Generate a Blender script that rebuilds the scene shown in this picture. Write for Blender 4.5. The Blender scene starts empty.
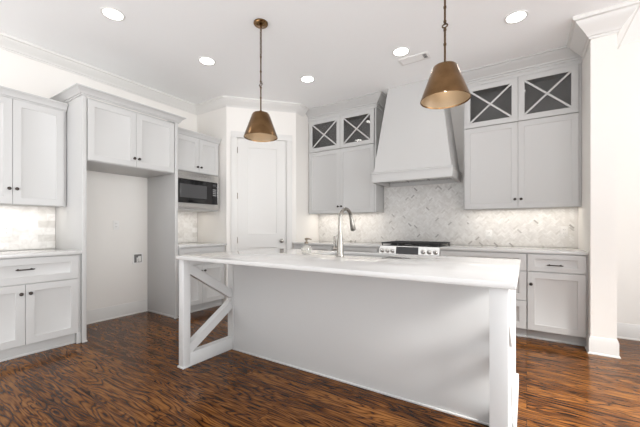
import bpy, bmesh, math, random
from mathutils import Vector, Matrix

random.seed(7)
C = bpy.context.scene.collection
S = bpy.context.scene
PI = math.pi
CEIL = 3.05
CT = 0.92            # counter height
XL = -4.40           # left wall
YB = 4.65            # back wall

# ------------------------------------------------------------------ camera
cd = bpy.data.cameras.new('camera')
cam = bpy.data.objects.new('camera', cd)
C.objects.link(cam)
cam.location = (0, 0, 1.15)
cam.rotation_euler = (PI / 2, 0, 0.5729)
cd.sensor_width = 36
cd.lens = 320.5 / 640 * 36
cd.shift_y = 14 / 640
cd.clip_start = 0.05
S.camera = cam

# ------------------------------------------------------------------ world, light, exposure
w = bpy.data.worlds.new('daylight')
S.world = w
w.use_nodes = True
wt = w.node_tree
bg = wt.nodes['Background']
# pale sky above the horizon, brighter lower half added to light the ceiling
wc = wt.nodes.new('ShaderNodeTexCoord')
wsep = wt.nodes.new('ShaderNodeSeparateXYZ')
wr = wt.nodes.new('ShaderNodeValToRGB')
wm = wt.nodes.new('ShaderNodeMath')
wm.operation = 'MULTIPLY_ADD'
wm.inputs[1].default_value = 0.5
wm.inputs[2].default_value = 0.5
wt.links.new(wc.outputs['Generated'], wsep.inputs[0])
wt.links.new(wsep.outputs['Z'], wm.inputs[0])
wt.links.new(wm.outputs[0], wr.inputs['Fac'])
wt.links.new(wr.outputs['Color'], bg.inputs[0])
wr.color_ramp.elements[0].position = 0.46
wr.color_ramp.elements[0].color = (1.0, 1.0, 1.02, 1)
wr.color_ramp.elements[1].position = 0.52
wr.color_ramp.elements[1].color = (0.42, 0.43, 0.44, 1)
bg.inputs[1].default_value = 2.75


def area(name, loc, target, sx, sy, power, col=(1, 1, 1)):
    l = bpy.data.lights.new(name, 'AREA')
    l.shape = 'RECTANGLE'
    l.size, l.size_y, l.energy, l.color = sx, sy, power, col
    o = bpy.data.objects.new(name, l)
    C.objects.link(o)
    o.location = loc
    d = Vector(target) - Vector(loc)
    o.rotation_euler = d.to_track_quat('-Z', 'Y').to_euler()
    return o


# daylight from the living room windows behind and to the right of the camera
# broad soft daylight through the wide living room openings on the right and behind
sl = bpy.data.lights.new('soft_daylight', 'SUN')
sl.energy, sl.angle, sl.color = 1.45, math.radians(40), (0.97, 0.99, 1.0)
so = bpy.data.objects.new('soft_daylight', sl)
C.objects.link(so)
so.rotation_euler = Vector((-1, 0.10, -0.12)).to_track_quat('-Z', 'Y').to_euler()
area('window_daylight', (2.5, -2.0, 1.3), (-0.6, 2.3, 0.6), 0.35, 0.9, 10, (1, 0.99, 0.98))
# added fill lamp brightening the floor and base cabinets on the right
fl = area('passage_floor_fill', (2.7, 1.9, 2.3), (0.62, 2.35, 0.0), 0.7, 0.9, 42, (1, 0.98, 0.95))
fl.data.spread = math.radians(60)

vs = S.view_settings
vs.view_transform = 'Standard'
vs.look = 'None'
vs.gamma = 1.0
vs.use_curve_mapping = False
vs.exposure = 0.27
S.cycles.use_denoising = True
S.cycles.max_bounces = 10
S.cycles.diffuse_bounces = 6
S.cycles.caustics_reflective = False
S.cycles.caustics_refractive = False
S.cycles.sample_clamp_indirect = 4.0


# ------------------------------------------------------------------ materials
def mat(name, col, rough=0.5, metal=0.0, spec=0.5, coat=0.0, emit=None, estr=0.0, trans=0.0, ior=1.45):
    m = bpy.data.materials.new(name)
    m.use_nodes = True
    b = m.node_tree.nodes['Principled BSDF']
    b.inputs['Base Color'].default_value = (*col, 1)
    b.inputs['Roughness'].default_value = rough
    b.inputs['Metallic'].default_value = metal
    b.inputs['Specular IOR Level'].default_value = spec
    b.inputs['Coat Weight'].default_value = coat
    b.inputs['IOR'].default_value = ior
    b.inputs['Transmission Weight'].default_value = trans
    if emit:
        b.inputs['Emission Color'].default_value = (*emit, 1)
        b.inputs['Emission Strength'].default_value = estr
    return m


def nodes(m):
    nt = m.node_tree
    return nt, nt.nodes['Principled BSDF'], (lambda t: nt.nodes.new(t)), nt.links.new


def paint(name, col, rough, bump=0.02, scale=180):
    """painted surface: faint roller / brush texture and a very small tone variation"""
    m = mat(name, col, rough)
    nt, b, N, L = nodes(m)
    tc = N('ShaderNodeTexCoord')
    n = N('ShaderNodeTexNoise')
    n.inputs['Scale'].default_value = scale
    n.inputs['Detail'].default_value = 2
    L(tc.outputs['Object'], n.inputs['Vector'])
    bp = N('ShaderNodeBump')
    bp.inputs['Strength'].default_value = bump
    bp.inputs['Distance'].default_value = 0.002
    L(n.outputs['Fac'], bp.inputs['Height'])
    L(bp.outputs['Normal'], b.inputs['Normal'])
    return m


def ramp(N, stops):
    r = N('ShaderNodeValToRGB')
    e = r.color_ramp.elements
    while len(e) < len(stops):
        e.new(0.5)
    for el, (p, c) in zip(e, stops):
        el.position = p
        el.color = (*c, 1)
    return r


M = {}
M['wall'] = paint('wall_paint', (0.79, 0.766, 0.730), 0.6)
M['ceiling'] = paint('ceiling_paint', (0.945, 0.95, 0.95), 0.8)
M['trim'] = paint('trim_paint', (0.70, 0.688, 0.665), 0.35, 0.01)
M['cab'] = paint('cabinet_paint', (0.545, 0.542, 0.533), 0.38, 0.01)
M['isl'] = paint('island_paint', (0.60, 0.60, 0.595), 0.4, 0.01)
M['inside'] = paint('cabinet_interior', (0.34, 0.335, 0.325), 0.6)
M['bronze'] = mat('dark_bronze', (0.055, 0.045, 0.04), 0.35, 0.8)
M['nickel'] = mat('brushed_nickel', (0.36, 0.34, 0.31), 0.25, 1.0)
M['steel'] = mat('stainless_steel', (0.66, 0.65, 0.63), 0.26, 1.0)
M['sinksteel'] = mat('sink_steel', (0.33, 0.33, 0.325), 0.35, 1.0)
M['blackglass'] = mat('black_glass', (0.012, 0.012, 0.013), 0.06)
M['greyglass'] = mat('microwave_window', (0.07, 0.07, 0.072), 0.12)
M['iron'] = mat('cast_iron', (0.02, 0.02, 0.02), 0.55)
M['plastic'] = mat('white_plastic', (0.80, 0.79, 0.77), 0.35)
M['pump_grey'] = mat('box_interior', (0.16, 0.155, 0.15), 0.5)
M['slot'] = mat('dark_slot', (0.03, 0.03, 0.03), 0.6)
M['grey'] = mat('grey_print', (0.45, 0.45, 0.45), 0.5)
M['shade_in'] = mat('shade_lining', (0.27, 0.205, 0.14), 0.40, 0.6)
M['stem'] = mat('dark_brass', (0.13, 0.085, 0.05), 0.35, 1.0)
M['bulb'] = mat('bulb_glow', (1, 0.9, 0.75), 0.4, emit=(1, 0.88, 0.70), estr=12)
M['lens'] = mat('lamp_lens', (1, 1, 1), 0.4, emit=(1, 0.97, 0.92), estr=9)
def pane_material():
    """thin cabinet glass: clear, with a Fresnel reflection"""
    m = bpy.data.materials.new('clear_glass')
    m.use_nodes = True
    nt = m.node_tree
    nt.nodes.clear()
    N, L = nt.nodes.new, nt.links.new
    out, mix = N('ShaderNodeOutputMaterial'), N('ShaderNodeMixShader')
    tr, gl, fr = N('ShaderNodeBsdfTransparent'), N('ShaderNodeBsdfGlossy'), N('ShaderNodeFresnel')
    tr.inputs[0].default_value = (0.80, 0.80, 0.80, 1)
    gl.inputs['Roughness'].default_value = 0.02
    fr.inputs['IOR'].default_value = 1.55
    L(fr.outputs[0], mix.inputs[0])
    L(tr.outputs[0], mix.inputs[1])
    L(gl.outputs[0], mix.inputs[2])
    L(mix.outputs[0], out.inputs['Surface'])
    return m


M['glass'] = pane_material()
M['pearl'] = mat('pearl_glass', (0.94, 0.93, 0.88), 0.04, trans=0.85, ior=1.33)
M['pump'] = mat('pump_metal', (0.17, 0.135, 0.10), 0.3, 1.0)
M['shadow_gap'] = mat('unpainted_gap', (0.10, 0.10, 0.10), 0.8)


def brass_material():
    m = mat('aged_brass', (0.30, 0.18, 0.08), 0.2, 1.0)
    nt, b, N, L = nodes(m)
    tc = N('ShaderNodeTexCoord')
    n = N('ShaderNodeTexNoise')
    n.inputs['Scale'].default_value = 9
    n.inputs['Detail'].default_value = 5
    L(tc.outputs['Object'], n.inputs['Vector'])
    r = ramp(N, [(0.3, (0.15, 0.086, 0.040)), (0.7, (0.26, 0.155, 0.075))])
    L(n.outputs['Fac'], r.inputs['Fac'])
    L(r.outputs['Color'], b.inputs['Base Color'])
    return m


M['brass'] = brass_material()


def quartz_material():
    m = mat('white_quartz', (0.86, 0.85, 0.83), 0.03)
    nt, b, N, L = nodes(m)
    tc = N('ShaderNodeTexCoord')
    n = N('ShaderNodeTexNoise')
    n.inputs['Scale'].default_value = 2.2
    n.inputs['Detail'].default_value = 8
    n.inputs['Distortion'].default_value = 1.4
    L(tc.outputs['Object'], n.inputs['Vector'])
    r = ramp(N, [(0.40, (0.625, 0.620, 0.611)), (0.5, (0.608, 0.602, 0.594)), (0.60, (0.627, 0.622, 0.613))])
    L(n.outputs['Fac'], r.inputs['Fac'])
    L(r.outputs['Color'], b.inputs['Base Color'])
    return m


M['quartz'] = quartz_material()


def marble_tile_material():
    m = mat('marble_tile', (0.8, 0.78, 0.75), 0.22)
    nt, b, N, L = nodes(m)
    g = N('ShaderNodeNewGeometry')
    r = ramp(N, [(0.0, (0.38, 0.36, 0.34)), (0.018, (0.55, 0.53, 0.50)), (0.04, (0.72, 0.70, 0.665)), (0.16, (0.75, 0.73, 0.70)),
                 (0.6, (0.80, 0.785, 0.76)), (1.0, (0.84, 0.825, 0.80))])
    L(g.outputs['Random Per Island'], r.inputs['Fac'])
    n = N('ShaderNodeTexNoise')
    n.inputs['Scale'].default_value = 14
    n.inputs['Detail'].default_value = 6
    n.inputs['Distortion'].default_value = 1.0
    tc = N('ShaderNodeTexCoord')
    L(tc.outputs['Object'], n.inputs['Vector'])
    r2 = ramp(N, [(0.35, (0.86, 0.85, 0.84)), (0.6, (1, 1, 1))])
    L(n.outputs['Fac'], r2.inputs['Fac'])
    mx = N('ShaderNodeMixRGB')
    mx.blend_type = 'MULTIPLY'
    mx.inputs['Fac'].default_value = 1
    L(r.outputs['Color'], mx.inputs['Color1'])
    L(r2.outputs['Color'], mx.inputs['Color2'])
    L(mx.outputs['Color'], b.inputs['Base Color'])
    return m


M['tile'] = marble_tile_material()
M['grout'] = mat('tile_grout', (0.68, 0.66, 0.63), 0.8)


def floor_material():
    m = mat('hardwood_floor', (0.2, 0.1, 0.05), 0.2, spec=0.16)
    nt, b, N, L = nodes(m)
    tc = N('ShaderNodeTexCoord')
    br = N('ShaderNodeTexBrick')
    br.offset = 0.37
    br.inputs['Color1'].default_value = (0, 0, 0, 1)
    br.inputs['Color2'].default_value = (1, 1, 1, 1)
    br.inputs['Mortar'].default_value = (0.5, 0.5, 0.5, 1)
    br.inputs['Scale'].default_value = 1.0
    br.inputs['Mortar Size'].default_value = 0.0012
    br.inputs['Mortar Smooth'].default_value = 0.2
    br.inputs['Brick Width'].default_value = 1.35
    br.inputs['Row Height'].default_value = 0.127
    L(tc.outputs['Object'], br.inputs['Vector'])
    # every plank samples its own piece of wood
    sep = N('ShaderNodeSeparateXYZ')
    L(tc.outputs['Object'], sep.inputs[0])
    rnd = N('ShaderNodeMath')
    rnd.operation = 'MULTIPLY'
    rnd.inputs[1].default_value = 37.0
    L(br.outputs['Color'], rnd.inputs[0])
    cmb = N('ShaderNodeCombineXYZ')
    L(sep.outputs['X'], cmb.inputs['X'])
    L(sep.outputs['Y'], cmb.inputs['Y'])
    L(rnd.outputs[0], cmb.inputs['Z'])
    mp = N('ShaderNodeMapping')
    mp.inputs['Scale'].default_value = (1.25, 8.5, 1.0)
    L(cmb.outputs[0], mp.inputs['Vector'])
    n1 = N('ShaderNodeTexNoise')
    n1.inputs['Scale'].default_value = 1.0
    n1.inputs['Detail'].default_value = 2.0
    n1.inputs['Distortion'].default_value = 0.35
    L(mp.outputs[0], n1.inputs['Vector'])
    k = N('ShaderNodeMath')
    k.operation = 'MULTIPLY'
    k.inputs[1].default_value = 50.0
    L(n1.outputs['Fac'], k.inputs[0])
    sn = N('ShaderNodeMath')
    sn.operation = 'SINE'
    L(k.outputs[0], sn.inputs[0])
    # fine pores along the grain
    mp2 = N('ShaderNodeMapping')
    mp2.inputs['Scale'].default_value = (7.0, 95.0, 1.0)
    L(cmb.outputs[0], mp2.inputs['Vector'])
    n2 = N('ShaderNodeTexNoise')
    n2.inputs['Scale'].default_value = 1.0
    n2.inputs['Detail'].default_value = 3.0
    L(mp2.outputs[0], n2.inputs['Vector'])
    # broad stain variation
    n3 = N('ShaderNodeTexNoise')
    n3.inputs['Scale'].default_value = 2.6
    n3.inputs['Detail'].default_value = 3.0
    L(mp.outputs[0], n3.inputs['Vector'])
    # narrow dark growth lines
    ab = N('ShaderNodeMath')
    ab.operation = 'ABSOLUTE'
    L(sn.outputs[0], ab.inputs[0])
    pw = N('ShaderNodeMath')
    pw.operation = 'POWER'
    pw.inputs[1].default_value = 0.45
    L(ab.outputs[0], pw.inputs[0])
    a1 = N('ShaderNodeMath')
    a1.operation = 'MULTIPLY_ADD'
    a1.inputs[1].default_value = 0.40
    a1.inputs[2].default_value = -0.27
    L(pw.outputs[0], a1.inputs[0])
    a2 = N('ShaderNodeMath')
    a2.operation = 'MULTIPLY_ADD'
    a2.inputs[1].default_value = 0.62
    L(n2.outputs['Fac'], a2.inputs[0])
    L(a1.outputs[0], a2.inputs[2])
    a3 = N('ShaderNodeMath')
    a3.operation = 'MULTIPLY_ADD'
    a3.inputs[1].default_value = 0.34
    L(n3.outputs['Fac'], a3.inputs[0])
    L(a2.outputs[0], a3.inputs[2])
    a4 = N('ShaderNodeMath')
    a4.operation = 'MULTIPLY_ADD'
    a4.inputs[1].default_value = 0.14
    L(br.outputs['Color'], a4.inputs[0])
    L(a3.outputs[0], a4.inputs[2])
    r = ramp(N, [(0.30, (0.006, 0.0025, 0.001)), (0.46, (0.036, 0.012, 0.003)), (0.60, (0.100, 0.035, 0.008)), (0.80, (0.22, 0.090, 0.021))])
    L(a4.outputs[0], r.inputs['Fac'])
    mx = N('ShaderNodeMixRGB')
    mx.inputs['Color2'].default_value = (0.012, 0.007, 0.005, 1)
    L(br.outputs['Fac'], mx.inputs['Fac'])
    L(r.outputs['Color'], mx.inputs['Color1'])
    L(mx.outputs['Color'], b.inputs['Base Color'])
    rr = N('ShaderNodeMapRange')
    rr.inputs['To Min'].default_value = 0.08
    rr.inputs['To Max'].default_value = 0.22
    L(n3.outputs['Fac'], rr.inputs['Value'])
    L(rr.outputs[0], b.inputs['Roughness'])
    bp = N('ShaderNodeBump')
    bp.inputs['Strength'].default_value = 0.12
    bp.inputs['Distance'].default_value = 0.004
    L(a4.outputs[0], bp.inputs['Height'])
    L(bp.outputs['Normal'], b.inputs['Normal'])
    return m


M['floor'] = floor_material()


# ------------------------------------------------------------------ mesh helpers
class MB:
    def __init__(self):
        self.bm = bmesh.new()

    def box(self, x0, y0, z0, x1, y1, z1, bev=0.0015):
        t = bmesh.new()
        bmesh.ops.create_cube(t, size=1)
        for v in t.verts:
            v.co = ((x0 + x1) / 2 + v.co.x * (x1 - x0), (y0 + y1) / 2 + v.co.y * (y1 - y0), (z0 + z1) / 2 + v.co.z * (z1 - z0))
        if bev:
            bmesh.ops.bevel(t, geom=t.edges[:], offset=bev, segments=2, affect='EDGES', profile=0.5)
        self.add(t)
        return self

    def add(self, t, mtx=None):
        me = bpy.data.meshes.new('tmp')
        if mtx is not None:
            bmesh.ops.transform(t, matrix=mtx, verts=t.verts)
        t.to_mesh(me)
        t.free()
        self.bm.from_mesh(me)
        bpy.data.meshes.remove(me)

    def bar(self, p, q, wx, wy, up=(0, 0, 1), bev=0.0015):
        """square bar from p to q; wx across, wy along the 'up' side"""
        p, q = Vector(p), Vector(q)
        d = (q - p)
        ln = d.length
        d.normalize()
        s = d.cross(Vector(up)).normalized()
        u = s.cross(d).normalized()
        t = bmesh.new()
        bmesh.ops.create_cube(t, size=1)
        for v in t.verts:
            v.co = (v.co.x * wx, v.co.y * ln, v.co.z * wy)
        if bev:
            bmesh.ops.bevel(t, geom=t.edges[:], offset=bev, segments=1, affect='EDGES')
        m = Matrix((s, d, u)).transposed().to_4x4()
        m.translation = (p + q) / 2
        self.add(t, m)
        return self

    def lathe(self, prof, seg=28, axis='z', at=(0, 0, 0), sx=1, sy=1, caps=True):
        """prof: (radius, height) pairs around the axis; axis '-y' points the height to -y"""
        bm = self.bm
        rows = []
        for r, h in prof:
            row = []
            for k in range(seg):
                a = 2 * PI * k / seg
                c, s = r * math.cos(a) * sx, r * math.sin(a) * sy
                if axis == 'z':
                    co = (c, s, h)
                elif axis == '-y':
                    co = (c, -h, s)
                else:
                    co = (h, c, s)
                row.append(bm.verts.new(Vector(co) + Vector(at)))
            rows.append(row)
        for i in range(len(rows) - 1):
            for k in range(seg):
                bm.faces.new((rows[i][k], rows[i][(k + 1) % seg], rows[i + 1][(k + 1) % seg], rows[i + 1][k]))
        if caps and prof[0][0] > 1e-5:
            bm.faces.new(rows[0][::-1])
        if caps and prof[-1][0] > 1e-5:
            bm.faces.new(rows[-1])
        return self

    def tube(self, pts, rad, seg=14, closed=False):
        bm = self.bm
        pts = [Vector(p) for p in pts]
        n = len(pts)
        rads = rad if isinstance(rad, (list, tuple)) else [rad] * n
        rows = []
        ref = None
        for i, p in enumerate(pts):
            a = pts[(i - 1) % n] if (closed or i > 0) else p
            b = pts[(i + 1) % n] if (closed or i < n - 1) else p
            d = (b - a).normalized()
            if ref is None:
                ref = Vector((0, 0, 1)) if abs(d.z) < 0.9 else Vector((1, 0, 0))
            s = d.cross(ref)
            if s.length < 1e-4:
                s = d.orthogonal()
            s.normalize()
            u = s.cross(d).normalized()
            ref = u
            rows.append([bm.verts.new(p + (s * math.cos(2 * PI * k / seg) + u * math.sin(2 * PI * k / seg)) * rads[i]) for k in range(seg)])
        m = n if closed else n - 1
        for i in range(m):
            for k in range(seg):
                bm.faces.new((rows[i][k], rows[(i + 1) % n][k], rows[(i + 1) % n][(k + 1) % seg], rows[i][(k + 1) % seg]))
        if not closed:
            bm.faces.new(rows[0])
            bm.faces.new(rows[-1][::-1])
        return self

    def sweep(self, path, prof):
        """prof: closed list of (out, z); out is to the right of the walking direction; mitred corners"""
        bm = self.bm
        P = [Vector((p[0], p[1])) for p in path]
        dirs = [(P[i + 1] - P[i]).normalized() for i in range(len(P) - 1)]
        nrm = [Vector((d.y, -d.x)) for d in dirs]
        rows = []
        for i, p in enumerate(P):
            if i == 0:
                m = nrm[0]
            elif i == len(P) - 1:
                m = nrm[-1]
            else:
                m = (nrm[i - 1] + nrm[i]) / (1 + nrm[i - 1].dot(nrm[i]))
            rows.append([bm.verts.new((p.x + m.x * o, p.y + m.y * o, z)) for o, z in prof])
        k = len(prof)
        for i in range(len(rows) - 1):
            for j in range(k):
                bm.faces.new((rows[i][j], rows[i][(j + 1) % k], rows[i + 1][(j + 1) % k], rows[i + 1][j]))
        bm.faces.new(rows[0])
        bm.faces.new(rows[-1][::-1])
        return self

    def holed_slab(self, x0, y0, x1, y1, hx0, hy0, hx1, hy1, z0, z1, bev=0.003):
        """flat slab in xy with a rectangular hole, thickness z0..z1"""
        t = bmesh.new()
        xs, ys = (x0, hx0, hx1, x1), (y0, hy0, hy1, y1)
        g = {}
        for i, x in enumerate(xs):
            for j, y in enumerate(ys):
                for k, z in enumerate((z0, z1)):
                    g[i, j, k] = t.verts.new((x, y, z))
        for i in range(3):
            for j in range(3):
                if i == 1 and j == 1:
                    continue
                t.faces.new((g[i, j, 1], g[i + 1, j, 1], g[i + 1, j + 1, 1], g[i, j + 1, 1]))
                t.faces.new((g[i, j, 0], g[i, j + 1, 0], g[i + 1, j + 1, 0], g[i + 1, j, 0]))
        for i in range(3):
            for j, o in ((0, 1), (3, -1)):
                q = (g[i, j, 0], g[i + 1, j, 0], g[i + 1, j, 1], g[i, j, 1])
                t.faces.new(q if o > 0 else q[::-1])
                q = (g[j, i, 0], g[j, i, 1], g[j, i + 1, 1], g[j, i + 1, 0])
                t.faces.new(q if o > 0 else q[::-1])
        for a, b in (((1, 1), (2, 1)), ((2, 1), (2, 2)), ((2, 2), (1, 2)), ((1, 2), (1, 1))):
            t.faces.new((g[a[0], a[1], 1], g[b[0], b[1], 1], g[b[0], b[1], 0], g[a[0], a[1], 0]))
        bmesh.ops.recalc_face_normals(t, faces=t.faces)
        if bev:
            ed = [e for e in t.edges if len(e.link_faces) == 2 and e.calc_face_angle(0) > 0.8]
            bmesh.ops.bevel(t, geom=ed, offset=bev, segments=2, affect='EDGES', profile=0.5)
        self.add(t)
        return self

    def poly(self, pts, z0, z1):
        """vertical prism over a plan polygon"""
        bm = self.bm
        a = [bm.verts.new((x, y, z0)) for x, y in pts]
        b = [bm.verts.new((x, y, z1)) for x, y in pts]
        n = len(pts)
        bm.faces.new(a[::-1])
        bm.faces.new(b)
        for i in range(n):
            bm.faces.new((a[i], a[(i + 1) % n], b[(i + 1) % n], b[i]))
        return self

    def hull(self, lower, upper):
        """frustum between two quads (lists of 4 points)"""
        bm = self.bm
        a = [bm.verts.new(p) for p in lower]
        b = [bm.verts.new(p) for p in upper]
        bm.faces.new(a[::-1])
        bm.faces.new(b)
        for i in range(4):
            bm.faces.new((a[i], a[(i + 1) % 4], b[(i + 1) % 4], b[i]))
        return self

    def build(self, name, m, parent=None, smooth=True, recalc=True):
        bm = self.bm
        if recalc:
            bmesh.ops.recalc_face_normals(bm, faces=bm.faces)
        for f in bm.faces:
            f.smooth = smooth
        for e in bm.edges:
            e.smooth = len(e.link_faces) == 2 and e.calc_face_angle(0) < 0.6
        me = bpy.data.meshes.new(name)
        bm.to_mesh(me)
        bm.free()
        me.materials.append(M[m])
        o = bpy.data.objects.new(name, me)
        C.objects.link(o)
        if parent is not None:
            o.parent = parent
        return o


def thing(name, label, cat, loc=(0, 0, 0), rz=0.0, group=None):
    o = bpy.data.objects.new(name, None)
    o.empty_display_size = 0.1
    C.objects.link(o)
    o.location = loc
    o.rotation_euler = (0, 0, rz)
    o['label'] = label
    o['category'] = cat
    if group:
        o['group'] = group
    return o


def tag(o, label, cat, group=None):
    o['label'] = label
    o['category'] = cat
    if group:
        o['group'] = group
    return o


def struct(o):
    o['kind'] = 'structure'
    return o


def copy_tree(o, parent=None):
    c = o.copy()
    C.objects.link(c)
    c.parent = parent
    for ch in o.children:
        copy_tree(ch, c)
    return c


# ------------------------------------------------------------------ room shell
def solid(name, m, *box):
    return struct(MB().box(*box, bev=0).build(name, m, smooth=False))


solid('floor', 'floor', -4.6, -1.5, -0.06, 4.4, 4.9, 0)
solid('ceiling', 'ceiling', -4.6, -2.4, CEIL, 4.4, 4.9, CEIL + 0.1)
solid('wall_left', 'wall', XL - 0.12, -2.4, 0, XL, YB + 0.12, CEIL)
solid('wall_back', 'wall', -3.13, YB, 0, 0.490, YB + 0.12, CEIL)
# pantry: alcove side, diagonal with the doorway, short return to the back wall
A = Vector((-3.716, 3.22))
B = Vector((-3.02, 3.99))
e = (B - A).normalized()
nn = Vector((e.y, -e.x))
DL = (B - A).length


def dg(s, o):
    p = A + e * s + nn * o
    return (p.x, p.y)


solid('wall_alcove', 'wall', XL, 3.22, 0, -3.716, 3.32, CEIL)
D0, D1, DT = 0.156, 0.882, 2.48
wb = MB()
wb.poly([dg(0, 0), dg(D0 - 0.02, 0), dg(D0 - 0.02, -0.1), (-3.716, 3.32)], 0, CEIL)
wb.poly([dg(D1 + 0.02, 0), dg(DL, 0), (-3.13, 3.99), dg(D1 + 0.02, -0.1)], 0, CEIL)
wb.poly([dg(D0 - 0.02, 0), dg(D1 + 0.02, 0), dg(D1 + 0.02, -0.1), dg(D0 - 0.02, -0.1)], DT + 0.02, CEIL)
struct(wb.build('wall_pantry', 'wall', smooth=False))
solid('wall_return', 'wall', -3.13, 3.99, 0, -3.02, YB, CEIL)
solid('wall_right', 'wall', 0.490, 3.802, 0, 0.670, YB + 0.12, CEIL)
solid('wall_far', 'wall', 0.670, 4.50, 0, 4.4, 4.62, CEIL)

crown = [(0, 2.868), (0.012, 2.868), (0.016, 2.886), (0.028, 2.892), (0.032, 2.905), (0.05, 2.925), (0.085, 2.965), (0.112, 2.998),
         (0.116, 3.012), (0.134, 3.018), (0.14, 3.03), (0.14, CEIL), (0, CEIL)]
crown_slim = [(o * 0.76, CEIL - (CEIL - z) * 0.66) for o, z in crown]
struct(MB().sweep([(XL, -2.4), (XL, 3.22), (-3.716, 3.22), (-3.02, 3.99), (-3.02, 4.19)], crown_slim).build('trim_1', 'trim'))
struct(MB().sweep([(0.490, 4.19), (0.490, 3.802), (0.670, 3.802), (0.670, 4.5)], crown).build('trim_2', 'trim'))

base = [(0, 0), (0.022, 0), (0.022, 0.010), (0.013, 0.018), (0.013, 0.128), (0.009, 0.140), (0.006, 0.155), (0, 0.158)]
struct(MB().sweep([(XL, 1.44), (XL, 2.417)], base).build('baseboard_left', 'trim'))
struct(MB().sweep([(0.490, 3.95), (0.490, 3.802), (0.670, 3.802), (0.670, 4.5), (4.4, 4.5)], base).build('baseboard_right', 'trim'))

# ------------------------------------------------------------------ pantry door
door = thing('door_1', 'white two-panel pantry door in the angled corner wall', 'door', (A.x, A.y, 0), math.atan2(e.y, e.x))
del door['category'], door['label']
struct(door)
# local frame: x along the wall, -y into the room
W_ = D1 - D0
cs = MB()
for x0, x1 in ((D0 - 0.095, D0 - 0.006), (D1 + 0.006, D1 + 0.095)):
    cs.box(x0, -0.020, 0, x1, -0.001, DT + 0.0055)
cs.box(D0 - 0.095, -0.020, DT + 0.006, D1 + 0.095, -0.001, DT + 0.095)
for x0, x1 in ((D0 - 0.018, D0 - 0.004), (D1 + 0.004, D1 + 0.018)):
    cs.box(x0, -0.012, 0, x1, 0.09, DT + 0.012, 0)
cs.box(D0 - 0.018, -0.012, DT + 0.004, D1 + 0.018, 0.09, DT + 0.018, 0)
cs.build('casing', 'trim', door)


def panelled(mb, x0, x1, z0, z1, y0, t, panels, step=0.012, depth=0.010):
    """slab front at y0 with recessed panels (x0,x1,z0,z1 each, stacked vertically, same x range); y0 is front, y0+t back"""
    bm = mb.bm
    px0, px1 = panels[0][0], panels[0][1]

    def q(*pts):
        bm.faces.new([bm.verts.new(p) for p in pts])
    ch = 0.0018
    X0, X1, Z0, Z1 = x0 + ch, x1 - ch, z0 + ch, z1 - ch
    q((X0, y0, Z0), (px0, y0, Z0), (px0, y0, Z1), (X0, y0, Z1))
    q((px1, y0, Z0), (X1, y0, Z0), (X1, y0, Z1), (px1, y0, Z1))
    zs = [Z0]
    for p in panels:
        zs += [p[2], p[3]]
    zs.append(Z1)
    for i in range(0, len(zs), 2):
        q((px0, y0, zs[i]), (px1, y0, zs[i]), (px1, y0, zs[i + 1]), (px0, y0, zs[i + 1]))
    for a, b, c, d in panels:
        s, dp = step, depth
        o = [(a, y0, c), (b, y0, c), (b, y0, d), (a, y0, d)]
        i1 = [(a + 0.002, y0 + dp * 0.55, c + 0.002), (b - 0.002, y0 + dp * 0.55, c + 0.002), (b - 0.002, y0 + dp * 0.55, d - 0.002), (a + 0.002, y0 + dp * 0.55, d - 0.002)]
        i2 = [(a + s, y0 + dp, c + s), (b - s, y0 + dp, c + s), (b - s, y0 + dp, d - s), (a + s, y0 + dp, d - s)]
        for k in range(4):
            q(o[k], o[(k + 1) % 4], i1[(k + 1) % 4], i1[k])
            q(i1[k], i1[(k + 1) % 4], i2[(k + 1) % 4], i2[k])
        q(*i2)
    f = [(X0, y0, Z0), (X1, y0, Z0), (X1, y0, Z1), (X0, y0, Z1)]
    m = [(x0, y0 + ch, z0), (x1, y0 + ch, z0), (x1, y0 + ch, z1), (x0, y0 + ch, z1)]
    bk = [(x0, y0 + t, z0), (x1, y0 + t, z0), (x1, y0 + t, z1), (x0, y0 + t, z1)]
    for k in range(4):
        q(f[k], f[(k + 1) % 4], m[(k + 1) % 4], m[k])
        q(m[k], m[(k + 1) % 4], bk[(k + 1) % 4], bk[k])
    q(*bk)
    bmesh.ops.remove_doubles(bm, verts=bm.verts, dist=1e-5)
    return mb


panelled(MB(), D0, D1, 0.008, DT, 0.004, 0.035, [(0.315, 0.737, 0.25, 0.85), (0.315, 0.737, 1.06, 2.345)], 0.026, 0.017).build('door_panel', 'trim', door)
hd = MB()
hd.lathe([(0.032, 0.0), (0.032, 0.006), (0.012, 0.010), (0.011, 0.030), (0.024, 0.036), (0.029, 0.048), (0.026, 0.060), (0.012, 0.066), (0, 0.067)],
         24, '-y', (0.815, 0.004, 0.945))
hd.build('door_knob', 'nickel', door)
for z in (0.30, 0.96, 1.62, 2.30):
    MB().tube([(D0 - 0.001, -0.002, z - 0.045), (D0 - 0.001, -0.002, z + 0.045)], 0.007, 10).build('hinge', 'pump', door)


# ------------------------------------------------------------------ cabinet kit (local: x right, -y to the front, z up)
def shaker(name, parent, x0, x1, z0, z1, fr=0.062, t=0.020, m='cab'):
    fz = min(fr, (z1 - z0) * 0.27)
    return panelled(MB(), x0, x1, z0, z1, -t, t - 0.0005, [(x0 + fr, x1 - fr, z0 + fz, z1 - fz)]).build(name, m, parent)


def knob(parent, x, z, t=0.020):
    return MB().lathe([(0.010, 0), (0.009, 0.003), (0.0055, 0.006), (0.0055, 0.014), (0.0145, 0.019), (0.0155, 0.024), (0.012, 0.029), (0, 0.031)],
                      18, '-y', (x, -t, z)).build('knob', 'bronze', parent)


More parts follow.
